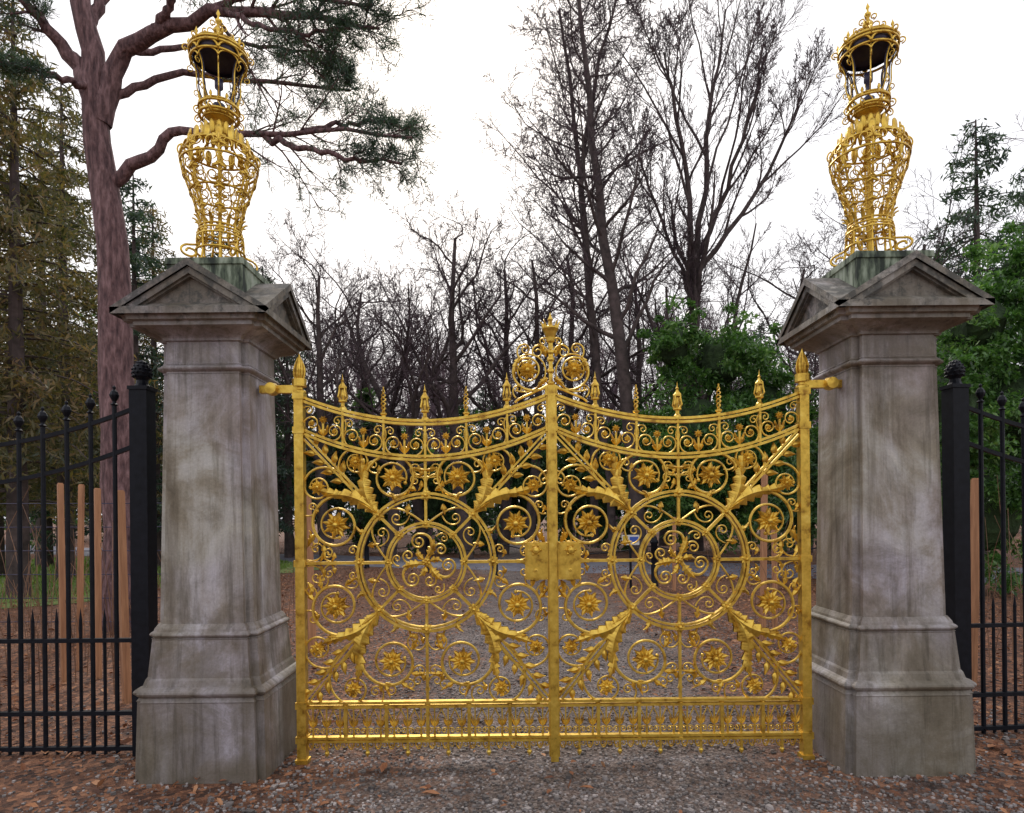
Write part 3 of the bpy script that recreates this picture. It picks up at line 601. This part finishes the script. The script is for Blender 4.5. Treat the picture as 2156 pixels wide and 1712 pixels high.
# ------------------------------------------------------------------ iron fences
def fence(x0,sgn,Y,n_bays):
    e=empty('black_iron_fence',(x0,Y,DZ)); b=MB(); bay=2.97
    for k in range(n_bays+1):
        X=sgn*k*bay; b.box(X-.06,X+.06,-.06,.06,-.05,2.60); b.box(X-.068,X+.068,-.068,.068,2.60,2.625)
        b.lathe((X,0,2.625),[(.055,0),(.04,.02),(.035,.045),(.055,.07),(.062,.10),(.055,.135),(.035,.165),(.012,.185),(0,.19)],12)
        for i in range(5):
            for j in range(10):
                a=j*2*PI/10+i*.3; z=.07+i*.024; r=[.056,.06,.058,.048,.03][i]; b.lathe((X+r*math.cos(a),r*math.sin(a),2.625+z),[(0,-.01),(.012,0),(0,.012)],5)
        if k==n_bays: break
        nb=17; xm=X+sgn*bay/2
        top=lambda x:2.20+.30*(abs(x-xm)/(bay/2))**2
        U=np.linspace(X+sgn*.06,X+sgn*(bay-.06),24)
        for off in (0,-.26): b.tubes(np.stack([U,0*U,np.array([top(u) for u in U])+off],-1),.014,.012,prof=SQ,ref=(0,1,0))
        for z in (.87,.365,.12): b.tubes([(X+sgn*.06,0,z),(X+sgn*(bay-.06),0,z)],.014,.018,prof=SQ,ref=(0,1,0))
        for i in range(nb):
            x=X+sgn*(.07+(i+.75)*(bay-.14)/nb); zt=top(x)+.10
            b.tubes([(x,0,.02),(x,0,zt-.02)],.0155,prof=CIRC[8])
            b.lathe((x,0,zt-.03),[(.0145,0),(.026,.01),(.014,.02),(.012,.03),(.028,.06),(.032,.075),(.022,.10),(.008,.115),(.012,.13),(0,.145)],8)
            if i<nb-1:
                x2=x+sgn*(bay-.14)/nb/2; b.tubes([(x2,0,.02),(x2,0,1.0)],.011,prof=CIRC[6]); b.lathe((x2,0,1.0),[(.011,0),(.012,.01),(0,.10)],6)
    b.build('railings',[M_black],e,False); return e
fence(-2.56,-1,4.62,3)
fr=fence(3.24,1,4.85,3); fr.rotation_euler=(0,0,math.radians(4))

# ------------------------------------------------------------------ trees
def rvec(s): return (random.gauss(0,s),random.gauss(0,s),random.gauss(0,s))
def norm3(d):
    l=math.sqrt(d[0]**2+d[1]**2+d[2]**2) or 1; return (d[0]/l,d[1]/l,d[2]/l)
def perp_dir(d,ang,az):
    d=norm3(d); ref=(0,0,1) if abs(d[2])<.9 else (1,0,0)
    a=norm3((d[1]*ref[2]-d[2]*ref[1],d[2]*ref[0]-d[0]*ref[2],d[0]*ref[1]-d[1]*ref[0]))
    c=(d[1]*a[2]-d[2]*a[1],d[2]*a[0]-d[0]*a[2],d[0]*a[1]-d[1]*a[0])
    ca,sa=math.cos(ang),math.sin(ang); cz,sz=math.cos(az),math.sin(az)
    return tuple(d[i]*ca+(a[i]*cz+c[i]*sz)*sa for i in range(3))
class Tree:
    def __init__(s,cfg): s.c=cfg; s.st={}; s.tips=[]
    def emit(s,pts,rad,lvl):
        s.st.setdefault((len(pts),lvl),[]).append((pts,rad))
    def kids(s,pts,rad,lvl,L):
        c=s.c
        if lvl>=c['max']: s.tips.append((pts[-1],norm3(tuple(pts[-1][i]-pts[-2][i] for i in range(3))),lvl)); return
        nk=c['n'][lvl]; az=random.uniform(0,6.28); m=len(pts)-1
        for i in range(nk):
            t=c['t0'][lvl]+(1-c['t0'][lvl])*((i+random.random())/nk); f=t*m; j=min(int(f),m-1); f-=j
            p=tuple(pts[j][q]*(1-f)+pts[j+1][q]*f for q in range(3)); d=tuple(pts[j+1][q]-pts[j][q] for q in range(3)); r=rad[j]*(1-f)+rad[j+1]*f
            az+=2.4+random.uniform(-.5,.5); an=math.radians(c['ang'][lvl]*random.uniform(.65,1.3))
            nd=perp_dir(d,an,az); nl=L*c['len'][lvl]*(1.15-.75*t)*random.uniform(.6,1.25)
            s.grow(p,nd,nl,max(r*c['rr'][lvl],c['rmin']),lvl+1)
    def grow(s,p,d,L,r,lvl):
        c=s.c; n=c['seg'][lvl]; pts=[p]; rad=[r]; wb=c['wob'][lvl]; up=c['up'][lvl]; step=L/n
        for i in range(n):
            g=rvec(wb); d=norm3((d[0]+g[0],d[1]+g[1],d[2]+g[2]*.7+up)); p=(p[0]+d[0]*step,p[1]+d[1]*step,p[2]+d[2]*step); pts.append(p); rad.append(max(r*(1-.8*(i+1)/n),c['rmin']*.6))
        s.emit(pts,rad,lvl); s.kids(pts,rad,lvl,L)
    def mesh(s,b,mt_trunk=0,mt_twig=0):
        for (m,lvl),L in s.st.items():
            P=np.array([x[0] for x in L]); R=np.array([x[1] for x in L]); k=12 if lvl==0 else (6 if lvl==1 else 3)
            b.mat=mt_trunk if lvl<=1 else mt_twig; b.tubes(P,R,prof=CIRC[k],cap=False)
        b.mat=0
OAK=dict(max=4,n=[11,8,7,6],t0=[.3,.2,.2,.15],ang=[55,50,45,42],len=[.66,.58,.52,.5],rr=[.6,.6,.55,.5],seg=[8,7,5,4,3],wob=[.10,.24,.24,.22,.2],up=[.05,.10,.07,.05,.03],rmin=.010)
BEECH=dict(max=4,n=[9,9,8,6],t0=[.25,.25,.2,.2],ang=[24,24,30,35],len=[.72,.5,.45,.5],rr=[.6,.55,.5,.5],seg=[8,8,5,4,3],wob=[.05,.11,.14,.16,.18],up=[.05,.08,.08,.06,.05],rmin=.010)
TALL=dict(max=4,n=[26,8,7,6],t0=[.28,.2,.2,.15],ang=[52,46,44,42],len=[.26,.52,.5,.5],rr=[.42,.55,.5,.5],seg=[10,7,5,4,3],wob=[.03,.2,.22,.22,.2],up=[.02,.10,.07,.05,.03],rmin=.010)
FAR=dict(max=3,n=[13,9,8],t0=[.2,.15,.1],ang=[50,45,42],len=[.5,.5,.5],rr=[.5,.5,.5],seg=[7,6,4,3],wob=[.08,.2,.22,.2],up=[.04,.08,.05,.03],rmin=.015)
def path_tree(name,cfg,trunks,tw=M_twig,bk=M_bark):
    T=Tree(cfg)
    for pts,r0,r1 in trunks:
        P=np.array(pts,float); m=11; tt=np.linspace(0,len(P)-1,m); P=np.stack([np.interp(tt,np.arange(len(P)),P[:,i]) for i in range(3)],-1)
        P[1:-1]+=rng.normal(0,.05,(m-2,3))
        pp=[tuple(x) for x in P]; rad=list(np.linspace(r0,r1,m)); T.emit(pp,rad,0); L=float(np.sum(np.linalg.norm(np.diff(P,axis=0),axis=1))); T.kids(pp,rad,0,L)
    b=MB(); T.mesh(b,0,1); return b.build(name,[bk,tw],None,True),T
def auto_tree(name,cfg,x,y,h,r,lean=(0,0),parent=None,tw=M_twig):
    T=Tree(cfg); T.grow((0,0,-.1),norm3((lean[0],lean[1],1)),h,r,0); b=MB(); T.mesh(b,0,1); return b.build(name,[M_bark,tw],parent,True,(x,y,0))
S_=site
path_tree('tall_bare_tree',TALL,[([S_(1350,1165,22),S_(1325,850,22),S_(1290,600,22),S_(1262,400,22.2),S_(1243,200,22.5),S_(1215,-60,23)],.26,.06),
    ([S_(1292,1150,23),S_(1262,800,23),S_(1238,500,23),S_(1205,200,23),S_(1180,20,23.5)],.15,.04)])
path_tree('tall_bare_tree',TALL,[([S_(1255,1150,26),S_(1250,700,26),S_(1225,400,26),S_(1255,150,26),S_(1300,0,26)],.17,.04)])
path_tree('bare_beech_tree',BEECH,[([S_(1470,1160,24),S_(1466,800,24),S_(1462,560,24)],.24,.17),
    ([S_(1462,600,24),S_(1450,400,24),S_(1420,200,23.5),S_(1400,110,23.5)],.12,.03),
    ([S_(1462,600,24),S_(1490,380,24.5),S_(1500,200,25),S_(1530,20,25)],.13,.03),
    ([S_(1462,580,24),S_(1520,430,24),S_(1580,260,23),S_(1610,90,23)],.11,.03),
    ([S_(1462,590,24),S_(1540,480,24),S_(1640,330,24),S_(1690,190,24)],.11,.03),
    ([S_(1464,640,24),S_(1420,520,24.5),S_(1370,400,24.5),S_(1350,330,24.5)],.08,.03)])
oaks=[auto_tree('bare_oak_tree',OAK,*S_(985,1160,25)[:2],12.2,.28,(-.02,0)),
 auto_tree('bare_oak_tree',OAK,*S_(820,1160,24)[:2],10.0,.24,(.05,0)),
 auto_tree('bare_oak_tree',OAK,*S_(1120,1160,27)[:2],12.2,.26,(.03,0))]
def oak_copy(u,Y,s,rot,i=0):
    o_=bpy.data.objects.new('bare_oak_tree',oaks[i].data); COL.objects.link(o_); x,y,_=S_(u,1160,Y); o_.location=(x,y,0); o_.scale=(s,s,s); o_.rotation_euler=(0,0,rot)
for a in ((690,24,.85,1.2,0),(900,29,1.15,2.2,1),(1060,28,1.0,4.0,0),(1200,31,1.15,.6,2),(620,28,.85,3,1),(760,31,1.0,5,2),(1330,30,1.0,2.6,0),(1580,31,1.1,1.4,1),(1700,27,.95,3.6,2),(1860,20,.8,.4,0),(1940,26,1.0,5.2,2),(1400,34,1.1,5.5,2)): oak_copy(*a)
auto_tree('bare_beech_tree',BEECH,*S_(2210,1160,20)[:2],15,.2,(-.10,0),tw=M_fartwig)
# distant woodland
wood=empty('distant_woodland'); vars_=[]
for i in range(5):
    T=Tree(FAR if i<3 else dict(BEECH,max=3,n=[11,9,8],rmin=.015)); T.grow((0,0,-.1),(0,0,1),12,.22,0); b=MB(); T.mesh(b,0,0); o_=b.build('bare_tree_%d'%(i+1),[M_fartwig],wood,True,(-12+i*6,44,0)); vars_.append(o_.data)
def conifer(b,h,R,mt_l=1,dens=1.,droop=.25,asp=.35,ls=.13,base=.1):
    b.mat=0; z=np.linspace(-.1,h,8); b.tubes(np.stack([0*z,0*z,z],-1),np.linspace(h*.018,.02,8),prof=CIRC[8],cap=False)
    nb=int(95*dens*h/14); P=[];C=[]
    for i in range(nb):
        f=base+(1-base)*(i+random.random())/nb; z0=f*h; L=R*(1-f)**.75*random.uniform(.45,1.2)+.25; a=random.uniform(0,2*PI); d=droop*random.uniform(.5,1.5)
        t=np.linspace(0,1,5); P.append(np.stack([L*t*math.cos(a),L*t*math.sin(a),z0+L*(.15*t-d*t*t)],-1))
        m=int(60*L*dens)+6; tt=rng.uniform(.12,1,m)**.8; sp=.10+.22*L*(1-tt)*.6
        C.append(np.stack([L*tt*math.cos(a)+rng.normal(0,sp),L*tt*math.sin(a)+rng.normal(0,sp),z0+L*(.15*tt-d*tt*tt)-np.abs(rng.normal(0,.12,m))],-1))
    b.tubes(np.array(P),np.linspace(.03,.008,5)[None],prof=CIRC[3],cap=False); C=np.concatenate(C); b.mat=mt_l
    A=rng.normal(size=(len(C),3)); A[:,2]-=.6; b.leaves(C,rng.uniform(.5,1.2,len(C))*ls,asp,A=A); b.mat=0
for i in range(72):
    x=random.uniform(-45,50); y=random.uniform(36,66)
    o_=bpy.data.objects.new('bare_tree_%d'%(i+6),vars_[i%5]); COL.objects.link(o_); o_.parent=wood; o_.location=(x,y,0); s_=random.uniform(.75,1.2)*(y/46)**.5; o_.scale=(s_,s_,s_); o_.rotation_euler=(0,0,random.uniform(0,6.28))
b=MB(); conifer(b,13,3.2); cf=b.build('spruce_1',[M_bark,M_spruce],wood,False,(-16,36,0)).data
for i in range(38):
    x=random.choice([random.uniform(-48,-10),random.uniform(14,50),random.uniform(-10,14)]); y=random.uniform(36,60)
    o_=bpy.data.objects.new('spruce_%d'%(i+2),cf); COL.objects.link(o_); o_.parent=wood; s_=random.uniform(.5,.72) if -10<x<14 else random.uniform(.7,1.15); o_.location=(x,y,0); o_.scale=(s_,s_,s_); o_.rotation_euler=(0,0,random.uniform(0,6.28))
for i in range(14):
    o_=bpy.data.objects.new('spruce_back_%d'%(i+1),cf); COL.objects.link(o_); o_.parent=wood; o_.location=(random.uniform(-30,30),random.uniform(-26,-16),0); s_=random.uniform(.6,.9); o_.scale=(s_*1.3,s_*1.3,s_); o_.rotation_euler=(0,0,random.uniform(0,6.28))  # unseen spruces added behind the camera to darken reflections in the gilding
for (u,Y,h,R,bs) in ((40,14,13.0,2.9,.15),(140,18,13.5,3.3,.15),(-70,14,13,3,.2),(95,23,16,3.6,.15),(330,22,12.0,2.8,.15),(-10,19,14.5,3.2,.2)):
    b=MB(); conifer(b,h,R,dens=1.35,ls=.11,base=bs,asp=.22,droop=.4); x,y,_=S_(u,1100,Y); b.build('russet_conifer',[M_bark,M_larch],None,False,(x,y,0))
for (u,Y,h,R) in ((290,20,12,2.4),(470,24,12,3),(560,30,13,3.5),(610,27,10.5,2.8),(2065,19,12.8,3.2),(2170,22,13,3.0),(1985,28,13,3)):
    b=MB(); conifer(b,h,R,dens=1.15,ls=.12,asp=.24); x,y,_=S_(u,1100,Y); b.build('spruce_tree',[M_bark,M_spruce],None,False,(x,y,0))
# Scots pine
PINE=dict(max=3,n=[0,7,7],t0=[.3,.3,.2],ang=[45,48,45],len=[.4,.42,.5],rr=[.5,.45,.5],seg=[6,6,4,3],wob=[.1,.12,.16,.15],up=[.03,.04,.03,.02],rmin=.008)
T=Tree(PINE); tr=MB()
def smooth(P,n=16):
    P=np.array(P,float); tt=np.linspace(0,len(P)-1,n); Q=np.stack([np.interp(tt,np.arange(len(P)),P[:,i]) for i in range(3)],-1)
    Q[1:-1]=(Q[:-2]+2*Q[1:-1]+Q[2:])/4
    Q[1:-1]+=rng.normal(0,.018,(n-2,3))
    return Q
Yp=10.
trunk=smooth([S_(268,1330,Yp),S_(258,1050,Yp),S_(248,750,Yp),S_(235,500,Yp),S_(212,300,Yp),S_(195,130,Yp),S_(175,0,Yp),S_(168,-150,Yp)],20)
tr.tubes(trunk,np.linspace(.29,.11,20)*np.concatenate([[1.25,1.1],np.ones(18)]),prof=CIRC[14],cap=False)
limbs=[([(205,215,10),(165,140,10),(110,70,9.8),(40,-10,9.5),(-40,-60,9.3)],.15),
 ([(212,260,10),(232,170,10),(262,105,10),(330,70,9.8),(430,30,9.7),(560,20,9.5),(700,50,9.4),(800,60,9.3)],.17),
 ([(240,385,10),(290,345,10),(340,318,9.9),(358,268,9.9),(430,283,9.8),(560,286,9.6),(700,270,9.4),(870,290,9.2)],.10),
 ([(225,215,10),(290,180,10.2),(380,150,10.4),(480,165,10.6),(640,180,10.6),(740,190,10.6)],.07),
 ([(262,105,10),(320,110,10.3),(420,90,10.6),(540,95,10.8),(680,110,10.8)],.06),
 ([(185,60,10),(230,-20,10.3),(330,-80,10.5),(480,-60,10.5)],.10),
 ([(175,0,10),(120,-70,10.3),(60,-90,10.5)],.10),
 ([(205,190,10),(150,170,9.6),(80,150,9.2),(-10,130,9)],.06),
 ([(560,286,9.6),(640,310,9.3),(740,335,9.1),(850,345,9)],.05),
 ([(640,275,9.5),(720,260,9.8),(800,255,10),(880,275,10)],.04),
 ([(430,30,9.7),(520,-20,9.4),(640,-10,9.2),(790,10,9.2)],.07),
 ([(560,20,9.5),(620,60,9.9),(680,130,10),(740,160,10)],.04),
 ([(480,25,9.6),(560,60,9.2),(640,70,9.1),(740,60,9.0)],.04),
 ([(330,70,9.8),(370,-10,9.5),(440,-80,9.5)],.08)]
for L_,r in limbs:
    P=smooth([S_(*p) for p in L_],18); R=np.linspace(r,.018,18); tr.tubes(P,R,prof=CIRC[8],cap=False)
    tot=float(np.sum(np.linalg.norm(np.diff(P,axis=0),axis=1)))
    s0=7 if tot>2.5 else 4; pp=[tuple(x) for x in P[s0:]]; T.c=dict(PINE,n=[0,int(6+tot*2.6),7]); T.kids(pp,list(R[s0:]),1,tot*.66)
T.mesh(tr,0,0)
C=[];A=[]
for p,d,l in T.tips:
    for q in range(2):
        m=16; c0=np.array(p)-np.array(d)*q*.12
        C.append(c0+rng.normal(0,.03,(m,3))); A.append(np.array(d)*.5+np.array([0,0,.25])+rng.normal(0,.75,(m,3)))
C=np.concatenate(C);A=nrm(np.concatenate(A)); tr.mat=1; sz=rng.uniform(.045,.075,len(C)); tr.leaves(C+A*sz[:,None],sz,.08,A=A); tr.mat=0
tr.build('scots_pine_tree',[M_bark_pine,M_needle],None,True)

# ------------------------------------------------------------------ shrubs
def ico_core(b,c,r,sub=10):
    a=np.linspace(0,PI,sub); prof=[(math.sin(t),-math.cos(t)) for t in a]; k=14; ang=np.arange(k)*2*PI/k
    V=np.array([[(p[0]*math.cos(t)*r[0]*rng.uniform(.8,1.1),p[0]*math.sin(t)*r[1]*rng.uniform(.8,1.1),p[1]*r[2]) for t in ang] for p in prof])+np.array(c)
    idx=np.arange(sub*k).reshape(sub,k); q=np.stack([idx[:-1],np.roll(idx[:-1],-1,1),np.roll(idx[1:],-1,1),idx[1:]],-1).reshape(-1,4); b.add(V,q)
def shrub(name,blobs,n,ls,mat,asp=.4,core=.5):
    b=MB(); vol=np.array([bl[3]*bl[5] for bl in blobs]); vol=vol/vol.sum()
    for bl,f in zip(blobs,vol):
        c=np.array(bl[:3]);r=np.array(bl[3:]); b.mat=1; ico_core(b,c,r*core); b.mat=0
        nc=int(30+60*f*3); dirs=nrm(rng.normal(size=(nc,3))); dirs[:,1]=-np.abs(dirs[:,1])*np.where(rng.uniform(size=nc)<.75,1,-1); cl=c+dirs*r*rng.uniform(.5,1.15,(nc,1)); cs=rng.uniform(.10,.30,nc)*r.mean()
        m=int(n*f); ci=rng.integers(0,nc,m); dd=nrm(rng.normal(size=(m,3))); P=cl[ci]+dd*(rng.uniform(0,1,(m,1))**.5)*cs[ci][:,None]*np.array([1.15,1,.8])
        k=P[:,2]>.03; P=P[k]
        A=dd[k]*.6+rng.normal(0,.6,(len(P),3)); A[:,2]-=.2
        b.leaves(P,rng.uniform(.6,1.2,len(P))*ls,asp,A=A,Bv=rng.normal(0,.5,(len(P),3))+np.array([0,0,1.]))
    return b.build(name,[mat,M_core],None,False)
def BL(u,v,Y,ru,rv,ry):
    x,y,z=S_(u,v,Y); s=F/Y; return (x,y,z,ru/s,ry,rv/s)
shrub('laurel_bush',[BL(1420,730,21.5,70,80,1.3),BL(1520,760,22,110,100,1.7),BL(1470,900,21.8,120,120,1.8),BL(1600,860,22.5,110,120,1.6),BL(1650,1000,22,100,130,1.8),BL(1390,990,23,90,120,1.7),BL(1520,1030,23,130,110,1.7)],44000,.10,M_laurel)
shrub('laurel_bush',[BL(2060,680,13,90,110,1.2),BL(2160,590,13.5,100,120,1.2),BL(2000,860,12.5,100,160,1.1),BL(2120,860,13,120,190,1.2),BL(2080,1080,13,130,160,1.2),BL(2250,800,13,120,250,1.3)],52000,.065,M_laurel)
shrub('rhododendron_bush',[BL(1960,840,16,80,170,1.4),BL(1830,900,22,110,200,1.6)],18000,.10,M_hedge)
shrub('evergreen_hedge',[BL(u,1010+random.uniform(-35,30),29.5+random.uniform(-1,1)+(2 if u<900 else 0),72,random.uniform(115,170),1.6) for u in range(640,1760,70)],56000,.15,M_hedge)
shrub('evergreen_hedge',[BL(u,985+random.uniform(-20,30),33+random.uniform(-1,1),80,random.uniform(120,170),1.8) for u in range(-60,640,80)],26000,.16,M_hedge)
shrub('holly_bush',[BL(170,800,25,70,120,1.4),BL(110,930,26,100,130,1.8),BL(210,960,25,80,120,1.6)],20000,.12,M_hedge)
shrub('holly_bush',[BL(1700,1040,16,40,90,.8),BL(1660,1090,15.5,50,60,.8)],9000,.07,M_hedge)
b=MB(); Ps=[]
for i in range(420):
    side=random.random()<.6
    x=random.uniform(-9,-3.0) if side else random.uniform(3.1,9); y=random.uniform(6,11); h=random.uniform(.4,1.6)*(1.3 if random.random()<.1 else 1); l=(random.gauss(0,.22),random.gauss(0,.22)); t=np.linspace(0,1,5)
    Ps.append(np.stack([x+l[0]*t*t*h,y+l[1]*t*t*h,h*t],-1))
b.tubes(np.array(Ps),np.linspace(.006,.003,5)[None],prof=CIRC[3],cap=False); b.build('bare_saplings',[M_stem])

# ------------------------------------------------------------------ stakes, bollards, wire fence, sign
def stake(x,y,h,r=.045):
    b=MB(); b.box(-r,r,-r,r,-.05,h); b.box(-r*.8,r*.8,-r*.8,r*.8,h,h+.012); o_=b.build('wooden_stake',[M_stake],None,False,(x,y,0)); o_.rotation_euler=(random.gauss(0,.015),random.gauss(0,.015),random.uniform(0,1))
for u,v,Y,r in ((133,1020,6.6,.024),(166,1022,7.2,.022),(205,1030,6.8,.027),(265,1035,5.9,.030),(655,1045,8,.045),(1604,1000,8,.028),(1632,1090,9,.03),(2044,1010,6.2,.030),(1420,1090,14,.03)):
    x,y,z=S_(u,v,Y); stake(x,y,z,r)
e=empty('wire_fence'); b=MB(); wx=np.linspace(-14,-3.6,8)
for x in wx[::2]: b.box(x-.03,x+.03,9.0,9.06,0,1.9)
for z in np.arange(.25,1.9,.32): b.tubes(np.stack([wx,np.full(8,8.99),z-.01*np.sin(wx)],-1),.006,prof=CIRC[4])
b.build('wires_and_posts',[M_darkmetal],e)
pts=[(-7.4,23.0),(-4.6,21.0),(-2.45,19.3),(-.46,17.6),(3.2,15.0),(6.3,13.6)]
for x,y in pts:
    b=MB(); b.lathe((0,0,0),[(.09,0),(.09,.05),(.075,.07),(.075,.95),(.095,.97),(.095,1.02),(.07,1.05),(.06,1.10),(.03,1.14),(0,1.15)],12); b.build('black_bollard',[M_black],None,True,(x,y,0))
b=MB()
for (x0,y0),(x1,y1) in zip(pts[:-1],pts[1:]):
    t=np.linspace(0,1,12); b.tubes(np.stack([x0+(x1-x0)*t,y0+(y1-y0)*t,.92-.25*4*t*(1-t)],-1),.014,prof=CIRC[4])
b.build('chain',[M_black])
x,y,z=S_(1330,1137,14.6)
def flat(name,c):
    m,nt,N,L,B=newmat(name); n=noise(N,L,None,8); r=ramp(N,[(.3,tuple(q*.85 for q in c)),(.7,c)]); L.new(n.outputs['Fac'],r.inputs[0]); L.new(r.outputs[0],B.inputs['Base Color']); return m
e=empty('notice_sign',(x,y,0)); b=MB(); b.box(-.19,.19,0,.02,z-.11,z+.11); b.build('board',[flat('sign_white',(.75,.75,.72))],e)
b=MB(); b.box(-.17,-.06,-.004,0,z-.09,z+.09); b.build('yellow_panel',[flat('sign_yellow',(.7,.5,.05))],e)
b=MB(); b.box(-.02,.17,-.004,0,z-.05,z+.07); b.build('blue_panel',[flat('sign_blue',(.05,.12,.5))],e)
b=MB(); b.box(-.025,.025,.021,.05,0,z+.1); b.build('post',[M_black],e)
